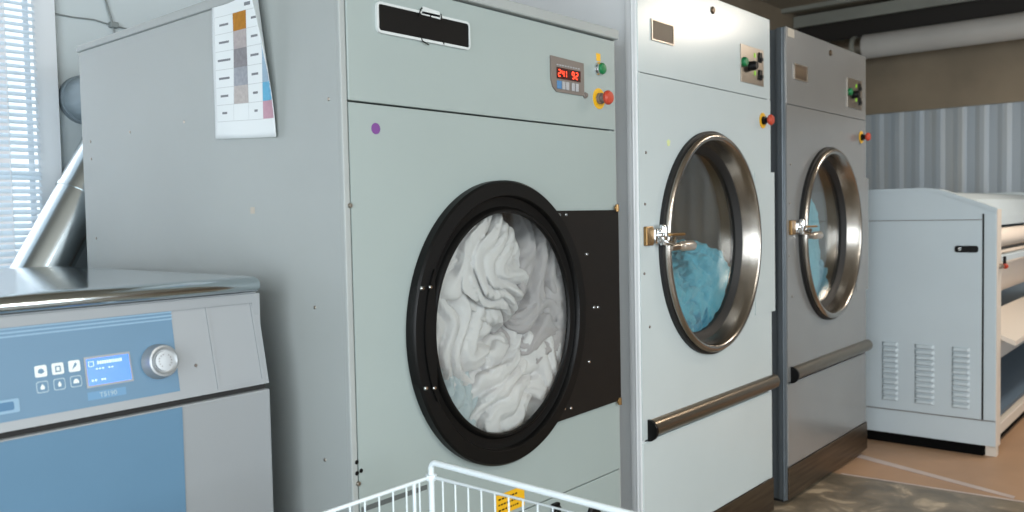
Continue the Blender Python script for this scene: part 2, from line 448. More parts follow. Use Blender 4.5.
# window in the back wall
wf = struct('window_1', frame_xz(BM(), [(1.30, wz1+.05), (wx0-.06, wz1+.05), (wx0-.06, wz0-.05), (1.30, wz0-.05)],
            [(1.225, wz1-.02), (wx0+.02, wz1-.02), (wx0+.02, wz0+.03), (1.225, wz0+.03)], YB-.03, YB-.001), M['frame'])
obj('window_frame', frame_xz(BM(), [(wx1, wz1), (wx0, wz1), (wx0, wz0), (wx1, wz0)], [(wx1-.02, wz1-.02), (wx0+.02, wz1-.02), (wx0+.02, wz0+.02), (wx1-.02, wz0+.02)], YB+.02, YB+.05), M['frame'], wf)
obj('pane', box(wx0+.015, wx1-.015, YB+.036, YB+.040, wz0+.015, wz1-.015), M['pane'], wf)
obj('mullion', box(.42, .46, YB+.022, YB+.05, wz0+.015, wz1-.015), M['frame'], wf)
obj('window_sill', box(wx0-.05, wx1+.03, YB-.10, YB+.0, wz0-.06, wz0-.03, .004), M['frame'], wf)
# venetian blind
bl = thing('venetian_blind', 'white venetian blind hanging in the bright window at the left', 'blind', (.44, YB-.05, wz0+.05))
bm = BM(); z = wz0+.08; k = 0
while z < wz1-.05:
    ang = math.radians(36); hw = .0125; c, s = math.cos(ang), math.sin(ang)
    bend = .012*math.exp(-((z-1.49)/.02)**2)
    x1s = 1.221
    for (p0, p1) in (((-1, 0), (1, 0)),):
        yb = YB-.055
        P = []
        for xx in (wx0+.03, x1s):
            for t in (-1, -.3, .3, 1):
                P.append(bm.verts.new((xx, yb-t*hw*c, z-t*hw*s+.003*(1-t*t)-(bend if xx > 1 else 0))))
        for i in range(3): bm.faces.new((P[i], P[i+1], P[5+i], P[4+i]))
    z += .0225; k += 1
o = obj('slats', bm, M['slat'], bl)
md = o.modifiers.new('thick', 'SOLIDIFY'); md.thickness = .0012
obj('head_rail', box(wx0+.02, 1.215, YB-.075, YB-.035, wz1-.055, wz1-.02, .003), M['frame'], bl)
obj('bottom_rail', box(wx0+.03, x1s, YB-.068, YB-.042, wz0+.045, wz0+.062, .003), M['frame'], bl)
for xx in (-.1, .45, 1.125):
    obj('cord', tube(BM(), [(xx, YB-.069, wz0+.05), (xx, YB-.069, wz1-.04)], .0014, 6), M['frame'], bl)
obj('tilt_wand', tube(BM(), [(-.2, YB-.08, 1.1), (-.2, YB-.08, wz1-.04)], .003, 6), M['frame'], bl)

# dark tube drawn for the frame joint, and surface cables beside the window
tag(obj('wall_joint', tube(BM(), [(1.307, YB-.006, .4), (1.307, YB-.006, 2.19)], .004, 6), M['shade_web']), 'thin dark vertical strip in the joint beside the white window frame', 'cable')
ct = thing('wall_cable', 'thin grey cables crossing at a clip on the pale wall above the large dryer', 'cable', (1.5, YB-.01, 2.02))
obj('cable_run', tube(BM(), [(1.31, YB-.008, 2.016), (1.37, YB-.008, 2.014), (1.44, YB-.008, 2.017), (1.51, YB-.008, 2.006), (1.6, YB-.008, 2.0), (1.9, YB-.008, 1.995)], .0026, 8), M['cable'], ct, True)
obj('cable_run', tube(BM(), [(1.472, YB-.008, 2.3), (1.478, YB-.008, 2.12), (1.492, YB-.01, 2.06), (1.505, YB-.012, 2.01), (1.512, YB-.01, 1.97), (1.515, YB-.01, 1.6)], .0035, 8), M['cable'], ct, True)
obj('cable_clip', box(1.493, 1.523, YB-.022, YB, 1.998, 2.018, .003), M['cable'], ct)

# ------------------------------------------------------------------ DRYER BODY helper
def shell(x0, x1, yf, yb, z0, z1, t=.02):
    bm = BM()
    rbox(bm, x0, x0+t, yf, yb, z0, z1); rbox(bm, x1-t, x1, yf, yb, z0, z1)
    rbox(bm, x0+t, x1-t, yb-t, yb, z0, z1); rbox(bm, x0+t, x1-t, yf, yb-t, z1-t, z1); rbox(bm, x0+t, x1-t, yf, yb-t, z0, z0+t)
    return bm
def drum_bm(cx, cz, r, y0, y1):
    bm = BM(); lathe(bm, [(r, -(y0-YF)), (r, -(y1-YF)), (r+.012, -(y1-YF)), (r+.012, -(y0-YF))], cx, YF, cz, 72, closed=True)
    return bm
def lifters(cx, cz, r, y0, y1):
    bm = BM()
    for k in range(3):
        a = math.radians(80+120*k); c, s = math.cos(a), math.sin(a)
        t = bmesh.new(); prism = [(-.03, 0), (.03, 0), (.008, -.06), (-.008, -.06)]
        A = []
        for y in (y0, y1): A.append([t.verts.new((cx+(r+q[1])*c-q[0]*s, y, cz+(r+q[1])*s+q[0]*c)) for q in prism])
        t.faces.new(A[0]); t.faces.new(A[1])
        for i in range(4): t.faces.new((A[0][i], A[0][(i+1) % 4], A[1][(i+1) % 4], A[1][i]))
        merge(bm, t)
    return bm

# ------------------------------------------------------------------ DRYER 1 (large sage green)
D1 = thing('tumble_dryer', 'large pale sage tumble dryer with thick black round door full of white laundry', 'tumble dryer', (1.78, 2.13, 0))
x0, x1, yb = 1.232, 2.325, 2.755
def lean(bm):
    for v in bm.verts:
        if v.co.z > 1.5: v.co.z -= (v.co.y-YF)/1.25*(.012 if v.co.z < 1.85 else .022)
    return bm
obj('body', lean(shell(x0, x1, YF+.012, yb, .06, 1.8415)), M['d1side'], D1)
obj('front_frame', (lambda b: (rbox(b, x0+.0005, x0+.018, YF, YF+.03, .06, 1.84, .003), rbox(b, x1-.008, x1, YF+.002, YF+.03, .06, 1.84), b)[-1])(BM()), M['d1side'], D1)
obj('top_lid', lean(box(x0-.006, x1+.004, YF-.014, yb+.006, 1.842, 1.872, .004)), M['d1side'], D1)
obj('upper_panel', box(x0+.02, x1-.006, YF-.001, YF+.018, 1.562, 1.838, .002), M['d1'], D1)
dcx, dcz = 1.757, 1.017
mp = obj('front_panel', holeplate(BM(), x0+.02, x1-.006, .4885, 1.5575, dcx, dcz, .362, YF, YF+.016), M['d1'], D1)
obj('grey_strip', box(1.256, 1.462, YF-.0015, YF+.004, .640, .652, .001), mat('strip_grey', (84, 90, 90), .6), D1, label='dark narrow strip low on the left of the front')  # thin mid-grey strip standing slightly proud of the front panel
lp = obj('lower_panel', box(x0+.02, x1-.006, YF+.001, YF+.018, .10, .484, .003), M['d1'], D1)
bm = BM(); rbox(bm, 1.955, 1.985, YF-.012, YF+.002, .446, .470, .003); rbox(bm, 1.968, 1.978, YF-.02, YF-.01, .44, .462, .002)
obj('latch', bm, M['black'], lp, label='small black latch')
bm = BM(); lathe_ax(bm, [(0, 0), (.03, 0), (.03, .008), (.024, .014), (0, .014)], (2.165, YF+.002, .385), (0, -1, 0), 24)
obj('port_cap', bm, M['black'], lp, True, label='round black cap')
bm = BM()
for xx in (x0+.06, x1-.06):
    for yy in (YF+.08, yb-.08): lathe_ax(bm, [(0, 0), (.03, 0), (.03, .02), (.015, .03), (.015, .07), (0, .07)], (xx, yy, 0), (0, 0, 1), 20)
obj('feet', bm, M['dark'], D1)
# black plate right of the door
arc = [(dcx+SXD*.368*math.cos(a_), dcz+.368*math.sin(a_)) for a_ in [-1.018+(.930+1.018)*k/24 for k in range(25)]]
bp_ = obj('hinge_plate', prism_xz(BM(), arc+[(2.316, 1.312), (2.316, .710)], YF-.010, YF-.0005), M['blackplate'], D1)
bm = BM()
for xx, zz in ((2.005, 1.300), (2.037, 1.300), (2.012, .738), (2.044, .734), (2.138, 1.181), (2.172, 1.018), (2.192, 1.017), (2.141, .857)):
    screw(bm, xx, YF-.010, zz, .0055, .004)
obj('screws', bm, M['chrome'], bp_, True)
for zz in (1.318, .708):
    bm = BM(); lathe_ax(bm, [(0, -.011), (.006, -.011), (.006, .011), (0, .011)], (2.306, YF-.012, zz), (0, 0, 1), 14)
    rbox(bm, 2.298, 2.318, YF-.012, YF-.006, zz-.006, zz+.006, .002)
    obj('hinge_pin', bm, M['brass'], bp_, True)
# door
dr = obj('door', lathe(BM(), [(.377, 0), (.377, .023), (.372, .029), (.338, .030), (.335, .027), (.333, .015), (.318, .012), (.309, .012), (.305, .020), (.300, .0245), (.294, .0245), (.291, .018), (.293, .011), (.330, .006), (.364, .003), (.366, 0)], dcx, YF, dcz, 128, closed=True), M['black'], D1, True)
gl = obj('door_glass', lathe(BM(), [(0, .022), (.12, .0215), (.22, .020), (.293, .018), (.293, .014), (.22, .016), (.12, .0175), (0, .018)], dcx, YF, dcz, 96), M['glass'], dr, True)
# chord plate over the left of the glass
cxl = 1.472
h_ = math.sqrt(.345**2-((dcx-cxl)/SXD)**2); ah = math.asin(h_/.345)
P = [(cxl, dcz-h_), (cxl, dcz+h_)]
for k in range(1, 20):
    a = PI-ah+2*ah*k/20
    P.append((dcx+.345*SXD*math.cos(a), dcz+.345*math.sin(a)))
cp = obj('clamp_plate', prism_xz(BM(), P, YF-.0355, YF-.014), M['black'], dr)
bm = BM()
for xx, zz in ((1.428, 1.134), (1.455, 1.135), (1.432, .897), (1.460, .893)): screw(bm, xx, YF-.0355, zz, .0055, .004)
obj('screws', bm, M['chrome'], cp, True)
# drum
obj('drum', drum_bm(dcx, dcz, .405, YF+.034, 2.25), M['drum'], D1, True)
obj('drum_back', lathe(BM(), [(0, -.74), (.41, -.74), (.41, -.755), (0, -.755)], dcx, YF, dcz, 72), M['drumdark'], D1)
obj('drum_collar', lathe(BM(), [(.364, -.018), (.405, -.034), (.417, -.034), (.376, -.017)], dcx, YF, dcz, 96, closed=True), M['satin'], D1, True)
# vent slot
vp_ = obj('vent_slot', prism_xz(BM(), rrect(1.3405, 1.6435, 1.7245, 1.7875, .006), YF-.005, YF-.0012), M['black'], D1)
o_ = rrect(1.336, 1.647, 1.7205, 1.791, .012); i_ = rrect(1.3415, 1.6425, 1.7265, 1.7855, .006)
obj('bezel', frame_xz(BM(), o_, i_, YF-.0075, YF-.001), M['whiteplastic'], vp_)
bm = BM(); strokes(bm, [(1.466, 1.776, 1.472, 1.793), (1.472, 1.793, 1.478, 1.799), (1.503, 1.779, 1.507, 1.786), (1.545, 1.778, 1.541, 1.795), (1.47, 1.735, 1.476, 1.72), (1.476, 1.72, 1.498, 1.714), (1.545, 1.733, 1.55, 1.722)], YF-.0078, .0028, .001)
obj('crack_lines', bm, M['black'], vp_)
bm = BM(); prism_xz(bm, [(1.477, 1.783), (1.54, 1.781), (1.538, 1.799), (1.482, 1.803)], YF-.0075, YF-.004)
obj('bezel_tab', bm, M['whiteplastic'], vp_)
# controller
P = [(1.985, 1.752), (2.146, 1.748), (2.146, 1.652), (2.012, 1.652), (1.994, 1.664), (1.985, 1.686)]
cb = obj('control_panel', prism_xz(BM(), P, YF-.006, YF-.001), M['bezel'], D1)
obj('display_window', box(2.010, 2.127, YF-.0072, YF-.006, 1.690, 1.722), M['scrdark'], cb)
SEG = {'0': 'abcdef', '1': 'bc', '2': 'abged', '3': 'abgcd', '4': 'fgbc', '9': 'abcdfg'}
def digit(bm, ch, x, z, w, h, y):
    g = .0008
    S = {'a': (x+g, z+h, x+w-g, z+h), 'b': (x+w, z+h-g, x+w, z+h/2+g), 'c': (x+w, z+h/2-g, x+w, z+g), 'd': (x+g, z, x+w-g, z), 'e': (x, z+h/2-g, x, z+g), 'f': (x, z+h-g, x, z+h/2+g), 'g': (x+g, z+h/2, x+w-g, z+h/2)}
    strokes(bm, [S[c] for c in SEG[ch]], y, .0032, .0004)
for ch, xx in (('2', 2.017), ('4', 2.034), ('1', 2.046), ('9', 2.084), ('2', 2.102)):
    bm = BM(); digit(bm, ch, xx, 1.697, .010, .018, YF-.0073); obj('digit', bm, M['led'], cb, label='glowing red digit')
for i, (a, b_) in enumerate(((2.010, 2.031), (2.035, 2.049), (2.053, 2.068), (2.082, 2.096), (2.101, 2.115))):
    obj('button', box(a, b_, YF-.0085, YF-.006, 1.661, 1.684, .001), M['bluebtn'] if i == 0 else M['greybtn'], cb)
bm = BM()
for i in range(9): rbox(bm, 2.011+i*.013, 2.019+i*.013, YF-.0068, YF-.006, 1.7275, 1.7305)
obj('indicator_marks', bm, M['greybtn'], cb)
kb = obj('key_switch', lathe_ax(BM(), [(0, 0), (.009, 0), (.009, .004), (.006, .006), (.006, .009), (0, .009)], (2.155, YF-.001, 1.655), (0, -1, 0), 20), M['bezel'], D1, True)
obj('warning_label', box(2.219, 2.241, YF-.0018, YF-.001, 1.766, 1.789), M['yellow'], D1)
g_ = obj('start_button', lathe_ax(BM(), [(0, 0), (.021, 0), (.021, .006), (.018, .01), (.018, .014), (0, .014)], (2.228, YF-.001, 1.741), (0, -1, 0), 28), M['chrome'], D1, True)
obj('button_cap', lathe_ax(BM(), [(0, .0), (.017, .0), (.017, .006), (.014, .009), (0, .010)], (2.228, YF-.014, 1.741), (0, -1, 0), 28), M['green'], g_, True)
def estop(parent, x, z, s=1., y=YF-.001):
    o = obj('emergency_stop', lathe_ax(BM(), [(0, 0), (.030*s, 0), (.030*s, .002), (0, .002)], (x, y, z), (0, -1, 0), 32), M['yellow'], parent, True, label='red mushroom button on yellow disc')
    obj('stem', lathe_ax(BM(), [(0, 0), (.016*s, 0), (.016*s, .010), (.011*s, .012), (.011*s, .024), (0, .024)], (x, y-.002, z), (0, -1, 0), 24), M['bezel'] if x < 2.4 else M['black'], o, True)
    obj('mushroom_head', lathe_ax(BM(), [(0, 0), (.012*s, 0), (.020*s, .006), (.0205*s, .013), (.016*s, .020), (0, .022)], (x, y-.024, z), (0, -1, 0), 28), M['red'], o, True)
estop(D1, 2.229, 1.652, 1.05)
obj('round_sticker', lathe_ax(BM(), [(0, 0), (.013, 0), (.013, .0012), (0, .0012)], (1.329, YF, 1.504), (0, -1, 0), 14), M['purple'], D1)
yl = obj('warning_label', box(1.716, 1.834, YF-.0012, YF, .50, .556), M['yellow'], D1, label='yellow warning label low on the front')
bm = BM(); random.seed(2)
for r in range(3):
    xx = 1.724
    while xx < 1.80:
        w = random.uniform(.004, .010); strokes(bm, [(xx, .543-r*.015, xx+w, .543-r*.015)], YF-.0013, .0045, .0003); xx += w+.004
obj('printed_lines', bm, M['black'], yl)
bm = BM()
for xx, zz in ((1.2475, 1.33), (1.2485, .708)): screw(bm, xx, YF-.0005, zz, .006, .005)
for yy, zz in ((1.549, 1.566), (2.70, 1.553), (2.70, 1.50), (2.69, 1.257), (2.452, 1.563), (2.156, 1.567), (1.62, 1.1), (1.60, .75), (1.70, .55)):
    screw(bm, x0, yy, zz, .0042, .002, (-1, 0, 0))
obj('screws', bm, M['satin'], D1, True)
bm = BM()
for xx, zz in ((1.246, .732), (1.258, .735), (1.246, .757)): lathe_ax(bm, [(0, 0), (.005, 0), (.005, .001), (0, .001)], (xx, YF-.0005, zz), (0, -1, 0), 12)
obj('bolt_holes', bm, M['black'], D1)
obj('tape_scrap', box(x0-.001, x0, 1.845, 1.862, 1.318, 1.334), M['tan'], D1)

# ------------------------------------------------------------------ swatch sheet on dryer 1
def sheet_pt(u, v, off=0.):
    """u 0..1 left->right (toward the front), v 0..1 bottom->top; the right edge curls off the wall, more so near the top."""
    sl = u*.27; flat = .235-.075*v; r = .045
    if sl <= flat: yy, lift = sl, 0.
    else:
        th = min((sl-flat)/r, 1.45)*(.35+.65*min(1, v*1.3)); k = (sl-flat)
        yy = flat+k*(math.sin(th)/th if th > .01 else 1); lift = k*((1-math.cos(th))/th if th > .01 else 0)
    lift += .0025+.003*math.sin(u*5+v*3)**2
    return Vector((x0-lift-off, 2.003-.012*v-yy, 1.510+v*.45-.014*u*(1-v)))
def sheet_patch(u0, u1, v0, v1, off, nu=6, nv=6):
    bm = BM(); G = [[bm.verts.new(sheet_pt(u0+(u1-u0)*i/nu, v0+(v1-v0)*j/nv, off)) for j in range(nv+1)] for i in range(nu+1)]
    for i in range(nu):
        for j in range(nv): bm.faces.new((G[i][j], G[i+1][j], G[i+1][j+1], G[i][j+1]))
    return bm
SW = thing('swatch_sheet', 'curled white paper chart of coloured squares stuck on the side of the sage dryer', 'paper sheet', (x0-.002, 1.87, 1.51))
o = obj('paper', sheet_patch(0, 1, 0, 1, 0, 24, 30), M['paper'], SW, True)
md = o.modifiers.new('thick', 'SOLIDIFY'); md.thickness = .0006
vv = lambda z: (z-1.51)/.45
rowz = [1.553, 1.594, 1.637, 1.681, 1.726, 1.769, 1.812]
cols = [(206, 204, 200), (178, 172, 170), (146, 150, 158), (130, 126, 130), (168, 160, 162), (172, 116, 24)]
for i in range(1, 6):
    c = [None, (178, 172, 170), (150, 154, 162), (130, 128, 132), (170, 162, 162), (172, 116, 24)][i]
    m_ = mat('swatch_a%d' % i, c, .8, var=.12, vscale=90)
    obj('swatch', sheet_patch(.335, .555, vv(rowz[i]), vv(rowz[i+1]), .0009, 4, 4), m_, SW)
for i, c in enumerate(((184, 146, 160), (98, 168, 202), (150, 174, 194), (150, 174, 194))):
    m_ = mat('swatch_b%d' % i, c, .8, var=.06, vscale=90)
    obj('swatch', sheet_patch(.79, .985, vv(rowz[i]), vv(rowz[i+1]), .0009, 4, 4), m_, SW)
bm = BM()
for i in range(7):
    t = sheet_patch(.05, .79, vv(rowz[i])-.002, vv(rowz[i])+.001, .0008, 12, 1); merge(bm, t)
for u in (.04, .33, .555, .79): merge(bm, sheet_patch(u-.002, u+.002, vv(rowz[0]), vv(rowz[6]), .0008, 1, 12))
obj('grid_lines', bm, mat('pale_grey_line', (190, 196, 198), .8), SW)
bm = BM()
for i in range(6):
    zc = (rowz[i]+rowz[i+1])/2
    w = (.03, .045, .06, .07, .055, .05)[i]
    for a, b_ in ((.185-w*1.4, .185+w*1.4), (.675-w*.9, .675+w*.9)): merge(bm, sheet_patch(a, b_, vv(zc)-.006, vv(zc)+.006, .0009, 3, 1))
merge(bm, sheet_patch(.53, .62, vv(1.822), vv(1.830), .0009, 2, 1))
obj('printed_lines', bm, M['ink'], SW)

# ------------------------------------------------------------------ DRYERS 2 and 3 (same model)
def big_dryer(X0, X1, matf, mats, label, Cx):
    D = thing('tumble_dryer', label, 'tumble dryer', ((X0+X1)/2, YF+.6, 0))
    yb = 2.75; cz = 1.184; R = .405
    obj('body', shell(X0+.012, X1-.012, YF+.045, yb, .02, 2.085), mats, D)
    bm = BM()
    rbox(bm, X0, X0+.03, YF+.003, YF+.045, .02, 2.09, .006); rbox(bm, X1-.03, X1, YF+.003, YF+.045, .02, 2.09, .006)
    rbox(bm, X0+.03, X1-.03, YF+.004, YF+.045, 2.06, 2.09, .004)
    tube(bm, [(X0+.005, YF+.018, .02), (X0+.005, YF+.018, 2.085)], .007, 12)
    obj('corner_frame', bm, mats, D, True)
    up = obj('upper_panel', box(X0+.008, X1-.006, YF, YF+.016, 1.7615, 2.092, .002), matf, D)
    fp = obj('front_panel', holeplate(BM(), X0+.008, X1-.006, .545, 1.7585, Cx, cz, .376, YF, YF+.016), matf, D)
    # proud door panel that shows right of the door
    obj('door_panel', prism_xz(BM(), [(Cx+.375, .876), (X1+.022, .876), (X1+.022, 1.46), (Cx+.375, 1.46)], YF-.004, YF), matf, D)
    lp = obj('lower_panel', box(X0+.008, X1-.006, YF, YF+.016, .168, .538, .004), matf, D)
    # handle bar
    bm = BM(); ys = []
    for k in range(9):
        a = PI*k/8; ys.append((YF+.002-.030*math.sin(a), .577+.031*math.cos(a)))
    prism_yz(bm, ys, X0+.05, X1+.012)
    hb = obj('handle_bar', bm, mat('bronze_grey_steel', (128, 117, 102), .3, metal=.95), D, True, label='horizontal steel handle bar')
    bm = BM(); ys = [(YF-.001-.036*math.sin(PI*k/8), .574+.037*math.cos(PI*k/8)) for k in range(9)]
    prism_yz(bm, ys, X0+.038, X0+.050); obj('end_cap', bm, M['black'], hb)
    # skirting
    obj('kick_plate', box(X0+.008, X1-.002, YF-.004, YF+.012, .025, .166, .002), M['brushed'], D, label='brown brushed steel kick plate')
    bm = BM(); rbox(bm, X0+.03, X1-.03, YF+.03, yb-.05, 0.0021, .03)
    obj('plinth', bm, M['dark'], D)
    # door
    dr = obj('door', lathe(BM(), [(R+.008, 0), (R+.008, .014), (R-.012, .018), (R-.012, .0), ], Cx, YF, cz, 128, closed=True), M['rubber'], D, True, label='round porthole door with steel ring')
    obj('door_ring', lathe(BM(), [(R-.010, .010), (R-.002, .016), (R-.001, .026), (R-.006, .033), (R-.014, .036), (R-.022, .034), (R-.027, .028), (R-.036, .0), (R-.046, -.034), (R-.040, -.034), (R-.03, .0), (R-.02, .010)], Cx, YF, cz, 144, closed=True), M['steel'], dr, True)
    obj('gasket', lathe(BM(), [(R-.040, -.031), (R-.050, -.032), (R-.064, -.045), (R-.070, -.052), (R-.066, -.075), (R-.040, -.075), (R-.036, -.03)], Cx, YF, cz, 128, closed=True), M['rubber'], dr, True)
    obj('door_glass', lathe(BM(), [(0, -.052), (R-.06, -.052), (R-.06, -.058), (0, -.058)], Cx, YF, cz, 96), M['glass'], dr)
    hd = obj('handle', lathe_ax(BM(), [(0, 0), (.013, 0), (.013, .02), (.016, .024), (.0175, .03), (.0175, .10), (.014, .106), (0, .106)], (X0+.195, YF-.036, 1.184), (1, 0, 0), 24), mat('pale_satin_steel', (206, 198, 188), .32, metal=.8), dr, True, label='short steel handle cylinder')
    obj('handle_stem', tube(BM(), [(X0+.15, YF-.030, 1.182), (X0+.20, YF-.036, 1.184)], .013, 14), M['satin'], hd, True)
    # latch on the left
    lt = obj('latch', box(X0+.028, X0+.072, YF-.014, YF, 1.192, 1.256, .003), M['brass'], D, label='brass and chrome door latch')
    bm = BM()
    rbox(bm, X0+.070, X0+.12, YF-.022, YF, 1.196, 1.25, .006)
    lathe_ax(bm, [(0, -.034), (.012, -.034), (.014, -.028), (.014, .028), (.012, .034), (0, .034)], (X0+.108, YF-.03, 1.226), (0, 0, 1), 16)
    rbox(bm, X0+.09, X0+.15, YF-.042, YF-.02, 1.218, 1.234, .004)
    tube(bm, [(X0+.10, YF-.035, 1.205), (X0+.13, YF-.052, 1.195), (X0+.15, YF-.05, 1.212)], .008, 10)
    obj('latch_body', bm, M['chrome'], lt, True)
    obj('latch_bolt', tube(BM(), [(X0+.13, YF-.045, 1.226), (X0+.20, YF-.058, 1.226)], .005, 10), M['brass'], lt, True)
    # drum
    obj('drum', drum_bm(Cx, cz, .43, YF+.094, 2.3), M['drum'], D, True)
    obj('drum_back', lathe(BM(), [(0, -.76), (.44, -.76), (.44, -.775), (0, -.775)], Cx, YF, cz, 72), M['drumdark'], D)
    obj('drum_collar', lathe(BM(), [(.377, -.018), (.377, -.082), (.43, -.092), (.44, -.092), (.387, -.074), (.383, -.018)], Cx, YF, cz, 96, closed=True), M['drum'], D, True)
    obj('drum_lifters', lifters(Cx, cz, .43, YF+.1, 2.25), M['drum'], D)
    # controls
    pl = obj('control_panel', box(X0+.765, X0+.978, YF-.004, YF, 1.808, 1.955, .001), M['satin'], D, label='small steel control plate')
    px, pz = X0+.765, 1.808
    obj('selector', lathe_ax(BM(), [(0, 0), (.018, 0), (.018, .012), (.014, .016), (0, .016)], (px+.022, YF-.004, pz+.078), (0, -1, 0), 20), M['green'], pl, True)
    obj('selector', lathe_ax(BM(), [(0, 0), (.02, 0), (.018, .02), (.014, .03), (0, .03)], (px+.082, YF-.004, pz+.068), (0, -1, 0), 20), M['black'], pl, True)
    for q in (.115, .045):
        obj('indicator_light', box(px+.120, px+.133, YF-.006, YF-.004, pz+q-.008, pz+q+.010, .001), M['greenled'], pl)
        obj('rocker_switch', (lambda b: (rbox(b, px+.160, px+.188, YF-.010, YF-.004, pz+q-.022, pz+q+.018, .002), rbox(b, px+.166, px+.186, YF-.016, YF-.008, pz+q-.016, pz+q-.002, .002), b)[-1])(BM()), M['black'], pl)
    obj('name_plate', box(X0+.095, X0+.238, YF-.003, YF, 1.877, 1.942, .001), mat('dark_brown_plate', (74, 64, 50), .4, metal=.2) if X0 < 3 else M['brushed'], D, label='dark brown name plate')
    o_ = [(X0+.240, 1.944), (X0+.091, 1.944), (X0+.091, 1.874), (X0+.240, 1.874)]; i_ = [(X0+.235, 1.940), (X0+.097, 1.940), (X0+.097, 1.879), (X0+.235, 1.879)]
    obj('plate_rim', frame_xz(BM(), o_, i_, YF-.005, YF), M['satin'], D)
    estop(D, X1-.085, 1.670, 1.05)
    obj('lock_barrel', lathe_ax(BM(), [(0, 0), (.014, 0), (.014, .004), (.009, .008), (0, .008)], (X0+.535, YF, 2.045), (0, -1, 0), 18), M['brushed'], D, True)
    bm = BM()
    for xx, zz in ((X0+.02, 1.1), (X0+.03, 1.33), (X0+.05, .92), (X0+.04, 1.5)): screw(bm, xx+.01, YF, zz, .005, .003)
    obj('screws', bm, M['bezel'], D, True)
    return D
D2 = big_dryer(2.452, 3.508, M['d2'], M['d2side'], 'tall white tumble dryer, middle of the three, turquoise towels behind its steel porthole', 2.962)
bm = BM(); prism_xz(bm, [(2.640, 1.545), (2.652, 1.552), (2.664, 1.546), (2.660, 1.530), (2.645, 1.528)], YF-.0008, YF)
obj('tape_scrap', bm, mat('pale_green_sticker', (196, 206, 150), .6), D2)
D3 = big_dryer(3.662, 4.722, M['d3'], M['d3side'], 'tall grey metallic tumble dryer, farthest of the three beside the ironer', 4.182)
obj('tape_scrap', box(3.69, 3.76, YF-.001, YF, 2.052, 2.088), M['tan'], D3)

# ------------------------------------------------------------------ laundry
G = 'white laundry behind the black door'
def wl(label, m, name='white_sheet', **k):
    o = cloth_obj(name, label, 'laundry', G, M[m], lim=(dcx, dcz, .398, YF-.004), R0=.352, sub=6, **k)
    for p in o.data.polygons: p.use_smooth = True
    return o
def bl_(label, m, Cx, g, name='turquoise_towel', **k):
    o = cloth_obj(name, label, 'towel', g, M[m], lim=(Cx, 1.184, .42, YF+.064), sub=6, **k)
    for p in o.data.polygons: p.use_smooth = True
    return o
wl('bright white twisted sheet draped across the upper middle of the round window', 'white1', center=(1.72, YF+.13, 1.17), radii=(.19, .14, .14), seed=1, fdir=(.35, .2, 1), freq=8.5, amp=.034, rot=-.5, twist=1.8, lump=.12)
wl('white sheet hanging in long folds down the left of the round window', 'white1', center=(1.60, YF+.14, 1.02), radii=(.13, .12, .26), seed=2, fdir=(1, .2, .25), freq=11, amp=.026, rot=.15, twist=.8, lump=.12)
wl('off-white crumpled cloth at the upper right of the round window', 'white2', center=(2.03, YF+.17, 1.14), radii=(.16, .14, .20), seed=3, fdir=(.8, .2, -.7), freq=8, amp=.028, rot=.2, lump=.16)
wl('off-white cloth filling the right middle of the round window', 'white2', center=(2.01, YF+.15, .97), radii=(.20, .13, .13), seed=4, fdir=(.3, .1, 1), freq=10, amp=.028, rot=-.3, lump=.14)
wl('white bunched sheet at the lower right of the round window', 'white1', center=(2.01, YF+.12, .83), radii=(.17, .12, .17), seed=5, fdir=(1, .2, .2), freq=7, amp=.030, rot=.35, lump=.13)
wl('white rounded fold of cloth at the bottom middle of the round window', 'white1', center=(1.78, YF+.12, .80), radii=(.12, .12, .17), seed=6, fdir=(1, .1, -.3), freq=7, amp=.026, rot=-.35, lump=.12)
wl('bluish white thin cloth at the lower left of the round window', 'white3', center=(1.60, YF+.15, .82), radii=(.13, .12, .17), seed=7, fdir=(.7, .2, -.7), freq=8, amp=.02, rot=0., lump=.12)
wl('pinkish white cloth lying at the back of the drum behind the twisted sheet', 'white2', center=(1.84, YF+.39, 1.0), radii=(.32, .10, .32), seed=8, fdir=(1, .1, .4), freq=9, amp=.02, rot=0., lump=.12)
wl('off-white cloth pressed up the right edge of the round window', 'white2', center=(2.07, YF+.08, 1.02), radii=(.09, .09, .27), seed=9, fdir=(.9, .2, .5), freq=7, amp=.02, rot=.0, lump=.10)
g2 = 'turquoise towels in the white dryer'
bl_('large crumpled turquoise towel mounded high in the white dryer', 'teal', 2.962, g2, center=(3.16, YF+.19, .95), radii=(.19, .14, .215), seed=11, fdir=(1, .2, .5), freq=6, amp=.02, lump=.14, crumple=.05)
bl_('turquoise towel lying low at the left in the white dryer', 'teal', 2.962, g2, center=(2.86, YF+.17, .90), radii=(.22, .12, .18), seed=12, fdir=(.3, .2, 1), freq=7, amp=.022, lump=.16, crumple=.06)
bl_('deeper turquoise towel at the bottom of the drum in the white dryer', 'teal2', 2.962, g2, center=(3.02, YF+.17, .83), radii=(.20, .13, .09), seed=13, fdir=(1, .2, .3), freq=7, amp=.02, lump=.14, crumple=.05)
g3 = 'turquoise towels in the grey dryer'
bl_('tall turquoise towel heaped up the left side in the grey dryer', 'teal', 4.182, g3, center=(4.13, YF+.15, 1.13), radii=(.15, .12, .30), seed=15, fdir=(1, .2, .2), freq=6, amp=.018, lump=.12, crumple=.03, rot=.12)
bl_('turquoise towel lying at the bottom in the grey dryer', 'teal2', 4.182, g3, center=(4.24, YF+.16, .92), radii=(.17, .11, .14), seed=16, fdir=(.3, .2, 1), freq=6, amp=.02, lump=.14, crumple=.04)

# ------------------------------------------------------------------ front-left machine (silver and blue)
WM = thing('washing_machine', 'low silver and blue laundry machine with steel top at the left front', 'laundry machine', (.64, 2.2, 0))
a0, a1, wy, wyb = .15, 1.133, 1.66, 2.74
obj('body', shell(a0, a1, wy+.03, wyb, .06, 1.138), M['washgrey'], WM)
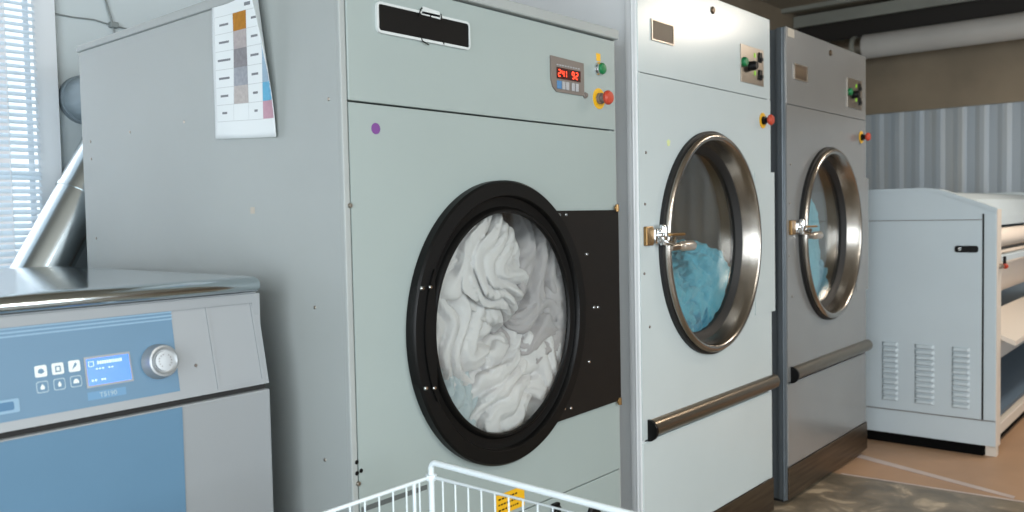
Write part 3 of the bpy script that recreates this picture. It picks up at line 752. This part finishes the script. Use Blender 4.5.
# slanted control fascia: lower edge at y=wy, upper edge leaning back
def wpt(x, z, off=0.):
    t = (z-.937)/.205
    n = Vector((0, -1, .17)).normalized()
    return Vector((x, wy+.004+t*.035, z))+n*off
def wpatch(pts, o0, o1):
    b = BM(); A = [b.verts.new(wpt(x, z, o0)) for x, z in pts]; B = [b.verts.new(wpt(x, z, o1)) for x, z in pts]; n = len(pts)
    b.faces.new(A); b.faces.new(B)
    for k in range(n): b.faces.new((A[k], A[(k+1) % n], B[(k+1) % n], B[k]))
    return b
fa = obj('control_fascia', wpatch([(a0, .937), (a1, .937), (a1-.004, 1.141), (a0, 1.141)], -.03, 0), M['washgrey'], WM)
cpn = obj('control_panel', wpatch([(a0+.06, .954), (.921, .954), (.922, 1.124), (a0+.06, 1.124)], 0, .0012), M['washblue'], fa)
bm = BM()
for zz in (1.116, 1.109, 1.102): merge(bm, wpatch([(a0+.062, zz-.0022), (.9235, zz-.0022), (.9235, zz+.0008), (a0+.062, zz+.0008)], .0012, .0016))
obj('stripes', bm, M['washstripe'], cpn)
sc = obj('display', wpatch([(.736, .989), (.827, .989), (.825, 1.047), (.736, 1.047)], .0012, .003), M['washgrey'], cpn)
obj('screen', wpatch([(.740, .993), (.823, .993), (.822, 1.043), (.740, 1.043)], .003, .0036), M['lcd'], sc)
bm = BM(); random.seed(5)
def wmark(bm, x0_, x1_, z0_, z1_, o=.0036): merge(bm, wpatch([(x0_, z0_), (x1_, z0_), (x1_, z1_), (x0_, z1_)], o, o+.0004))
xx = .760
while xx < .806:
    w = random.uniform(.002, .004); wmark(bm, xx, xx+w, 1.031, 1.037); xx += w+.001
for a, b_, z_ in ((.743, .752, 1.037), (.743, .752, 1.028), (.743, .744, 1.028), (.752, .753, 1.028)):
    wmark(bm, a, b_ if b_-a > .002 else a+.001, z_, z_+(.001 if b_-a > .002 else .010))
for a in (.756, .762, .768, .780, .786): wmark(bm, a, a+.0035, 1.0215, 1.024)
for a in (.746, .752, .764, .769): wmark(bm, a, a+.0035, 1.000, 1.0035)
obj('screen_text', bm, M['lcdtext'], sc)
def rr(x0_, x1_, z0_, z1_, r): return rrect(x0_, x1_, z0_, z1_, r, 3)
for i, cx in enumerate((.658, .688, .718)):
    b1 = obj('icon_button', wpatch(rr(cx-.0105, cx+.0105, 1.0225+.0005*i, 1.0435+.0005*i, .003), .0012, .0022), M['icon'], cpn)
    bm = BM()
    z_ = 1.033+.0005*i
    if i == 0: merge(bm, wpatch([(cx-.006, z_-.002), (cx, z_-.005), (cx+.006, z_-.002), (cx+.004, z_+.003), (cx, z_+.005), (cx-.004, z_+.003)], .0022, .0026))
    if i == 1:
        for q in ((-.005, -.003, -.006, .005), (.003, .005, -.006, .005), (-.005, .005, .003, .005), (-.005, .005, -.006, -.004)): merge(bm, wpatch([(cx+q[0], z_+q[2]), (cx+q[1], z_+q[2]), (cx+q[1], z_+q[3]), (cx+q[0], z_+q[3])], .0022, .0026))
    if i == 2: merge(bm, wpatch([(cx+.001, z_+.006), (cx+.005, z_+.004), (cx+.002, z_-.001), (cx-.005, z_-.006), (cx-.002, z_)], .0022, .0026))
    obj('symbol', bm, M['washblue'], b1)
    b2 = obj('icon_button', wpatch(rr(cx-.0105, cx+.0105, .994+.0005*i, 1.015+.0005*i, .004), .0012, .0016), M['iconline'], cpn)
    obj('button_face', wpatch(rr(cx-.0092, cx+.0092, .9955+.0005*i, 1.0135+.0005*i, .0035), .0016, .0019), M['washblue'], b2)
    z_ = 1.004+.0005*i
    P = [[(0, .006), (.004, 0), (.003, -.004), (-.003, -.004), (-.004, 0)], [(0, .006), (.003, 0), (.002, -.004), (-.002, -.004), (-.003, 0)], [(-.005, -.003), (.005, -.003), (.005, .001), (.002, .005), (-.002, .005), (-.005, .001)]][i]
    obj('symbol', wpatch([(cx+p, z_+q) for p, q in P], .0019, .0023), M['icon'], b2)
kn = wpt(.882, 1.019)
ax = Vector((0, -1, .17)).normalized()
kb = obj('dial', lathe_ax(BM(), [(0, 0), (.0355, 0), (.0355, .004), (.034, .006), (.033, .022), (.031, .027), (.027, .028), (.023, .025), (.0205, .025), (.0195, .030), (0, .031)], kn, ax, 48), mat('dial_silver', (160, 165, 168), .38, metal=.6), cpn, True, label='round silver dial')
bm = BM(); u_, v_ = basis(ax)
for k in range(14):
    if k in (3, 4, 10): continue
    a = 2*PI*k/14; c_ = kn+ax*.0312+(math.cos(a)*u_+math.sin(a)*v_)*.013
    lathe_ax(bm, [(0, 0), (.0012, 0), (.0012, .0006), (0, .0006)], c_, ax, 6)
obj('dial_marks', bm, M['bezel'], kb)
# T5190 text (small, pale)
t = text_mesh('T5190', .013, M['iconline'], 'model_text', wpt(.775, .973, .0016), cpn, rot=(PI/2-.17, 0, 0))
obj('text_strip', wpatch([(.736, .966), (.81, .966), (.81, .981), (.736, .981)], .0012, .0014), mat('washer_label_blue', (94, 138, 172), .5), cpn)
hn = obj('grip_recess', wpatch(rr(.5, .616, .968, .992, .003), .0012, .0022), M['washstripe'], cpn)
obj('grip_slot', wpatch(rr(.5, .607, .973, .988, .003), .0022, .0026), mat('washer_deep_blue', (64, 108, 142), .5), hn)
# lid on the right of the fascia
o_ = [(1.115, 1.138), (1.000, 1.138), (1.006, .943), (1.122, .943)]; i_ = [(1.109, 1.132), (1.006, 1.132), (1.012, .949), (1.116, .949)]
b = BM(); n = 4
R_ = [[b.verts.new(wpt(x, z, o)) for x, z in P] for P, o in ((o_, 0.), (o_, .0022), (i_, .0022), (i_, 0.))]
for i in range(3):
    for k in range(4): b.faces.new((R_[i][k], R_[i][(k+1) % 4], R_[i+1][(k+1) % 4], R_[i+1][k]))
obj('filter_cover', b, M['washgrey'], fa)
b = BM(); c_ = wpt(.963, 1.0, .0); screw(b, c_.x, c_.y, c_.z, .0035, .003); obj('screw', b, M['bezel'], fa)
# lower door
ld = obj('lower_door', box(a0, a1, wy, wy+.03, .12, .925, .004), M['washgrey'], WM)
obj('blue_panel', box(a0+.06, .920, wy-.002, wy, .13, .922), M['washblue'], ld)
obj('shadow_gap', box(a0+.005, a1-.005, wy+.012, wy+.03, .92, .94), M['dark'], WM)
# polished top with rounded nose
ys = [(wy+.05, 1.142), (wy+.024, 1.143), (wy+.013, 1.148), (wy+.010, 1.156), (wy+.012, 1.165), (wy+.020, 1.172), (wy+.034, 1.176), (wy+.06, 1.177), (wyb, 1.177), (wyb, 1.142)]
o = obj('steel_top', prism_yz(BM(), ys, a0-.008, a1-.008), mat('bright_steel_top', (190, 200, 204), .14, metal=1., bump=.006, bscale=14), WM, True)
md = o.modifiers.new('bev', 'BEVEL'); md.width = .004; md.segments = 2; md.limit_method = 'ANGLE'
bm = BM()
for xx in (a0+.06, a1-.06):
    for yy in (wy+.1, wyb-.08): lathe_ax(bm, [(0, 0), (.03, 0), (.03, .02), (.015, .03), (.015, .07), (0, .07)], (xx, yy, 0), (0, 0, 1), 20)
obj('feet', bm, M['dark'], WM)

# exhaust duct: rises from behind the silver machine to behind the large dryer
DU = thing('exhaust_duct', 'shiny silver round duct rising diagonally behind the silver and blue machine', 'duct', (1.0, 2.75, .5))
pA, pB = Vector((1.09, 2.93, 1.03)), Vector((1.475, 2.93, 1.70))
dd = (pB-pA).normalized()
obj('duct_run', tube(BM(), [(1.0, 2.741, .5), (1.0, 2.82, .5), (1.0, 2.90, .53), (1.0, 2.93, .60), (1.0, 2.93, .84), (1.02, 2.93, .93), pA, pB], .082, 40), M['duct'], DU, True)
bm = BM(); c_ = pA+dd*.42; tube(bm, [c_, c_+dd*.012], .085, 40); c2 = pA+dd*.6; tube(bm, [c2, c2+dd*.10], .084, 40)
obj('duct_seam', bm, M['duct'], DU, True)
DV = thing('wall_vent_elbow', 'dull grey round vent pipe end showing behind the back edge of the sage dryer', 'vent pipe', (1.393, 2.98, 1.732))
obj('elbow', tube(BM(), [(1.393, 3.099, 1.732), (1.393, 2.99, 1.732), (1.395, 2.95, 1.732), (1.42, 2.92, 1.732), (1.47, 2.90, 1.732), (1.75, 2.90, 1.732)], .078, 36), M['ductgrey'], DV, True)
obj('collar', tube(BM(), [(1.393, 3.099, 1.732), (1.393, 3.07, 1.732)], .084, 36), M['ductgrey'], DV, True)

# ------------------------------------------------------------------ wire basket
BK = thing('wire_basket', 'white coated wire laundry basket trolley standing before the sage dryer', 'basket', (.93, .82, 0))
bx0, bx1, by0, by1, rz, bz = .60, 1.248, .36, 1.272, .765, .28
obj('rim', tube(BM(), [(bx0, by1, rz), (bx1, by1, rz), (bx1, by0, rz), (bx0, by0, rz), (bx0, by1, rz), (bx0+.05, by1, rz)], .0042, 12), M['wire'], BK, True)
def railpts(x):
    P = [(x, by1, .1), (x, by1, .782)]
    for k in range(1, 6):
        a = PI/2*k/5; P.append((x, by1-.014*(1-math.cos(a)), .782+.014*math.sin(a)))
    P2 = [(x, by0, .1), (x, by0, .764)]
    for k in range(1, 6):
        a = PI/2*k/5; P2.append((x, by0+.014*(1-math.cos(a)), .764+.014*math.sin(a)))
    return P+P2[::-1]
for x in (bx0, bx1):
    obj('end_rail', tube(BM(), railpts(x), .0062, 14), M['wire'], BK, True)
bm = BM()
for x in (bx0, bx1):
    for y_ in (by0, by1): tube(bm, [(x, y_, rz-.006), (x, y_, rz+.006)], .0115, 14)
obj('rim_ties', bm, M['wire'], BK, True)
def wires(pts, name):
    bm = BM()
    for a, b_ in pts: tube(bm, [a, b_], .0017, 8)
    for zz in (.62, .45, bz): pass
    return obj(name, bm, M['wire'], BK, True)
n = 18
wires([((bx0+(bx1-bx0)*k/n, by1-.002, rz), (bx0+(bx1-bx0)*k/n, by1-.002, bz)) for k in range(1, n)], 'wire_side')
wires([((bx0+(bx1-bx0)*k/n, by0+.002, rz), (bx0+(bx1-bx0)*k/n, by0+.002, bz)) for k in range(1, n)], 'wire_side')
n = 26
for x in (bx0+.002, bx1-.002):
    wires([((x, by0+(by1-by0)*k/n, rz), (x, by0+(by1-by0)*k/n, bz)) for k in range(1, n)], 'wire_side')
# heavier upright second from the corner
obj('brace_wire', tube(BM(), [(bx1-.049, by1, rz), (bx1-.049, by1, bz)], .0038, 10), M['wire'], BK, True)
bm = BM()
for zz in (bz, .45):
    tube(bm, [(bx0, by1, zz), (bx1, by1, zz), (bx1, by0, zz), (bx0, by0, zz), (bx0, by1, zz)], .0038, 8)
obj('lower_ring', bm, M['wire'], BK, True)
bm = BM()
for k in range(1, 18): tube(bm, [(bx0+(bx1-bx0)*k/18, by0, bz), (bx0+(bx1-bx0)*k/18, by1, bz)], .002, 6)
for k in range(1, 10): tube(bm, [(bx0, by0+(by1-by0)*k/10, bz), (bx1, by0+(by1-by0)*k/10, bz)], .002, 6)
obj('wire_bottom', bm, M['wire'], BK, True)
for x in (bx0, bx1):
    for y_ in (by0, by1):
        c_ = obj('caster', tube(BM(), [(x-.012, y_, .042), (x+.012, y_, .042)], .04, 24), M['rubber'], BK, True)
        bm = BM(); rbox(bm, x-.02, x-.015, y_-.015, y_+.015, .035, .095); rbox(bm, x+.015, x+.02, y_-.015, y_+.015, .035, .095); rbox(bm, x-.02, x+.02, y_-.015, y_+.015, .092, .1)
        obj('fork', bm, M['satin'], c_)

# ------------------------------------------------------------------ flatwork ironer at the right
IR = thing('flatwork_ironer', 'long white roller ironer with louvred end cabinet at the far right', 'roller ironer', (6.3, 1.5, 0))
ix, iy = 5.0, .948
prof = [(iy, .056), (iy, 1.287), (iy+.02, 1.296), (1.16, 1.372), (1.225, 1.396), (1.29, 1.404), (1.60, 1.404), (2.25, 1.395), (2.34, 1.36), (2.36, 1.30), (2.36, .056)]
# end cabinet (hollow look not needed): slab profile
ec = obj('end_cabinet', prism_yz(BM(), prof, ix, ix+.098), M['iron'], IR)
cap = [(y_-(.004 if y_ < 1.2 else 0), z_+.001) for y_, z_ in prof[1:-1]]+[(2.36, 1.285), (2.30, 1.34), (2.2, 1.375), (1.60, 1.384), (1.29, 1.384), (1.225, 1.376), (1.16, 1.352), (iy+.02, 1.277), (iy, 1.268)]
obj('top_cap', prism_yz(BM(), cap, ix-.006, ix+.0), M['iron'], ec)
obj('side_door', box(ix-.005, ix, 1.014, 2.32, .192, 1.230, .002), M['iron'], ec)
obj('corner_trim', box(ix-.005, ix, iy+.001, 1.004, .192, 1.262, .002), M['iron'], ec)
obj('door_gap', box(ix-.0016, ix, 1.0045, 1.0135, .19, 1.262), M['dark'], ec)
lk = obj('door_lock', prism_yz(BM(), [(y_, z_) for y_, z_ in rrect(1.030, 1.142, 1.062, 1.097, .012)], ix-.009, ix-.004), M['black'], ec, label='black recessed lock')
obj('lock_button', lathe_ax(BM(), [(0, 0), (.011, 0), (.009, .004), (0, .005)], (ix-.009, 1.118, 1.080), (-1, 0, 0), 16), M['chrome'], lk, True)
# three columns of louvres
for (ya, yc) in ((1.425, 1.510), (1.240, 1.340), (1.067, 1.155)):
    bm = BM()
    for k in range(11):
        zc = .245+k*.030
        # each louvre: small hood, bulging to -X, open below
        n_ = 8; rows = []
        for t, hgt in ((0., .018), (.009, .012), (.011, .002), (.010, -.003)):
            rows.append([(ix-.005-t*(1 if 0 < i < n_ else 0), ya+(yc-ya)*i/n_, zc+hgt) for i in range(n_+1)])
        V = [[bm.verts.new(p) for p in r] for r in rows]
        for i in range(len(V)-1):
            for j in range(n_): bm.faces.new((V[i][j], V[i][j+1], V[i+1][j+1], V[i+1][j]))
    vo = obj('louvre_column', bm, M['iron'], ec)
    bm = BM()
    for k in range(11): rbox(bm, ix-.0058, ix-.0048, ya+.006, yc-.006, .245+k*.030-.006, .245+k*.030+.001)
    obj('louvre_gaps', bm, M['dark'], vo)
# front edge face of the end cabinet, cream tint paints the warm light
obj('front_trim', box(ix+.001, ix+.099, iy-.004, iy, .05, 1.285, .001), M['ironlit'], ec, label='front edge tinted for warm light')
obj('far_end_cabinet', prism_yz(BM(), prof, 7.55, 7.75), M['iron'], IR)
for (y_a, y_b) in ((iy+.0, iy+.05), (2.25, 2.3)):
    for xa in (ix+.02, 7.6): obj('leg', box(xa, xa+.05, y_a, y_b, .0, .0555), M['ironlit'], IR)
obj('plinth', box(ix+.004, 7.7, 1.005, 2.3, .0, .0555), mat('underside_shade_black', (6, 6, 6), .9, spec=.1), IR)  # plinth made near-black to stand for the shade under the ironer too
obj('panel_seam', box(ix-.0062, ix-.0045, iy+.06, 2.33, 1.230, 1.2335), M['bezel'], ec)
obj('panel_seam', box(ix-.0062, ix-.0045, iy+.001, 2.33, .186, .190), M['bezel'], ec)
obj('base_rail', box(ix+.098, 7.56, iy+.02, iy+.08, .07, .13, .004), M['ironlit'], IR)
obj('top_cover', prism_yz(BM(), [(1.12, 1.34), (1.22, 1.372), (1.29, 1.384), (2.25, 1.378), (2.25, 1.36), (1.29, 1.364), (1.22, 1.352), (1.12, 1.322)], ix+.098, 7.55), M['iron'], IR)
obj('guard', prism_yz(BM(), [(1.12, 1.34), (1.08, 1.24), (1.07, 1.19), (1.09, 1.19), (1.10, 1.24), (1.14, 1.335)], ix+.098, 7.55), M['iron'], IR)
obj('upper_roll', tube(BM(), [(ix+.1, 1.10, 1.112), (7.55, 1.10, 1.112)], .060, 32), M['roll'], IR, True)
obj('pressing_roll', tube(BM(), [(ix+.1, 1.22, .93), (7.55, 1.22, .93)], .18, 56), M['roll'], IR, True)
obj('feed_bar', box(ix+.1, 7.55, iy+.02, iy+.06, 1.0, 1.035, .004), M['iron'], IR)
obj('scraper_bar', box(ix+.1, 7.55, 1.0, 1.04, 1.06, 1.068), M['dark'], IR)
obj('feed_table', prism_yz(BM(), [(iy-.07, .60), (1.10, .69), (1.10, .67), (iy-.07, .575)], ix+.1, 7.55), M['ironlit'], IR)
obj('apron', prism_yz(BM(), [(iy+.03, .60), (iy+.05, .60), (iy+.12, .42), (iy+.10, .42)], ix+.1, 7.55), M['iron'], IR)
obj('back_panel', box(ix+.1, 7.55, 1.55, 1.57, .16, 1.3), M['shade_web'], IR)
obj('lower_tray', prism_yz(BM(), [(iy+.05, .16), (1.45, .36), (1.45, .34), (iy+.05, .14)], ix+.1, 7.55), mat('dull_blue_tray', (74, 92, 108), .5), IR)
sb = obj('side_switch', lathe_ax(BM(), [(0, 0), (.014, 0), (.014, .012), (.006, .014), (.006, .024), (0, .024)], (ix+.05, iy-.004, .99), (0, -1, 0), 18), M['satin'], ec, True)
obj('switch_knob', lathe_ax(BM(), [(0, 0), (.012, 0), (.014, .006), (.012, .014), (0, .016)], (ix+.05, iy-.028, .99), (.9, -.4, 0), 18), M['red'], sb, True)
obj('switch_lever', box(ix+.072, ix+.086, iy-.03, iy-.016, .995, 1.04, .003), M['black'], sb)

def split_islands(o):
    bm = bmesh.new(); bm.from_mesh(o.data)
    seen = set(); isl = []
    for f0 in bm.faces:
        if f0.index in seen: continue
        st = [f0]; seen.add(f0.index); comp = []
        while st:
            f_ = st.pop(); comp.append(f_.index)
            for e in f_.edges:
                for g in e.link_faces:
                    if g.index not in seen: seen.add(g.index); st.append(g)
        isl.append(comp)
    if len(isl) < 2: bm.free(); return
    sing = {'feet': 'foot', 'screws': 'screw', 'bolt_holes': 'bolt_hole', 'drum_lifters': 'drum_lifter', 'rim_ties': 'rim_tie', 'printed_lines': 'printed_word', 'crack_lines': 'crack'}.get(o.name.split('.')[0], o.name.split('.')[0])
    for i, comp in enumerate(isl):
        c = bm.copy(); keep = set(comp); c.faces.ensure_lookup_table()
        bmesh.ops.delete(c, geom=[q for q in c.faces if q.index not in keep], context='FACES')
        me = bpy.data.meshes.new(sing); c.to_mesh(me); c.free()
        for q in o.data.materials: me.materials.append(q)
        if i == 0: o.data = me; o.name = sing
        else:
            n = bpy.data.objects.new(sing, me); n.parent = o.parent; C.objects.link(n)
            if 'label' in o: n['label'] = o['label']
    bm.free()
for o in list(C.objects):
    if o.type == 'MESH' and o.name.split('.')[0] in ('feet', 'screws', 'bolt_holes', 'drum_lifters', 'rim_ties', 'front_frame', 'printed_lines', 'crack_lines'): split_islands(o)

# ------------------------------------------------------------------ ceiling lamps
def lamp(x, y, z, lx_, ly_, label, e, up, col):
    t = thing('ceiling_lamp', label, 'lamp', (x, y, z))
    obj('housing', box(x-lx_/2, x+lx_/2, y-ly_/2, y+ly_/2, z-.03, z+.02, .006), M['frame'], t)
    obj('diffuser', box(x-lx_/2+.02, x+lx_/2-.02, y-ly_/2+.02, y+ly_/2-.02, z-.045, z-.028, .004), M['lamp'], t)
    for dx in (-.5, .5): obj('rod', tube(BM(), [(x+dx*lx_*.8, y, z+.02), (x+dx*lx_*.8, y, ZC)], .005, 8), M['satin'], t)
    for nm, dz, en, rx in (('lamp_light', -.06, e, 0), ('ceiling_fill_light', .04, up, PI)):  # upward area light added to brighten the ceiling
        l = bpy.data.lights.new(nm, 'AREA'); l.shape = 'RECTANGLE'; l.size = lx_; l.size_y = ly_; l.energy = en; l.color = col
        o = bpy.data.objects.new(nm, l); C.objects.link(o); o.parent = t; o.location = (0, 0, dz); o.rotation_euler = (rx, 0, 0)
lamp(5.6, .02, 2.72, 1.1, .22, 'long warm hanging lamp over the aisle in front of the ironer', 42, 12, (1, .89, .77))
lamp(1.8, -1.4, 2.72, 1.3, .22, 'long hanging lamp over the aisle behind the camera', 35, 10, (1, .94, .86))
def area(name, loc, size, sy, e, col, rot):
    l = bpy.data.lights.new(name, 'AREA'); l.shape = 'RECTANGLE'; l.size = size; l.size_y = sy; l.energy = e; l.color = col
    o = bpy.data.objects.new(name, l); C.objects.link(o); o.location = loc; o.rotation_euler = rot
area('window_daylight_and_fill', (0, YN-.3, 1.75), 2.2, 1.7, 110, (.88, .95, 1), (PI/2, 0, 0))
area('window_daylight_and_fill', (2.6, YN-.3, 1.75), 2.2, 1.7, 110, (.88, .95, 1), (PI/2, 0, 0))
area('window_daylight_and_fill', (XL-.3, -.6, 1.55), 3.4, 2.2, 165, (.88, .95, 1), (PI/2, 0, -PI/2))  # fill light through the added left window
area('window_daylight_and_fill', (.44, YB+.45, 1.75), 1.6, 1.5, 22, (.94, .95, 1), (-PI/2, 0, 0))

w = bpy.data.worlds.new('world'); bpy.context.scene.world = w; w.use_nodes = True
bg = w.node_tree.nodes['Background']; bg.inputs['Color'].default_value = (.90, .95, 1, 1); bg.inputs['Strength'].default_value = .8

# ------------------------------------------------------------------ camera
cam = bpy.data.cameras.new('camera'); co = bpy.data.objects.new('camera', cam); C.objects.link(co)
f = Vector((0.76657, 0.6405, -0.04607)); r = Vector((0.64034, -0.76783, -0.02008)); d = Vector((-0.04823, -0.01411, -0.99874))
mtx = Matrix(((r.x, -d.x, -f.x, 0), (r.y, -d.y, -f.y, 0), (r.z, -d.z, -f.z, 1.3), (0, 0, 0, 1)))
co.matrix_world = mtx
cam.sensor_width = 36; cam.lens = 870/1024*36; cam.clip_start = .02
cam.dof.use_dof = True; cam.dof.focus_distance = 2.35; cam.dof.aperture_fstop = 3.5
sc_ = bpy.context.scene; sc_.camera = co
sc_.view_settings.view_transform = 'Standard'; sc_.view_settings.look = 'None'; sc_.view_settings.gamma = 1
sc_.view_settings.exposure = 0.0
sc_.view_settings.use_curve_mapping = False
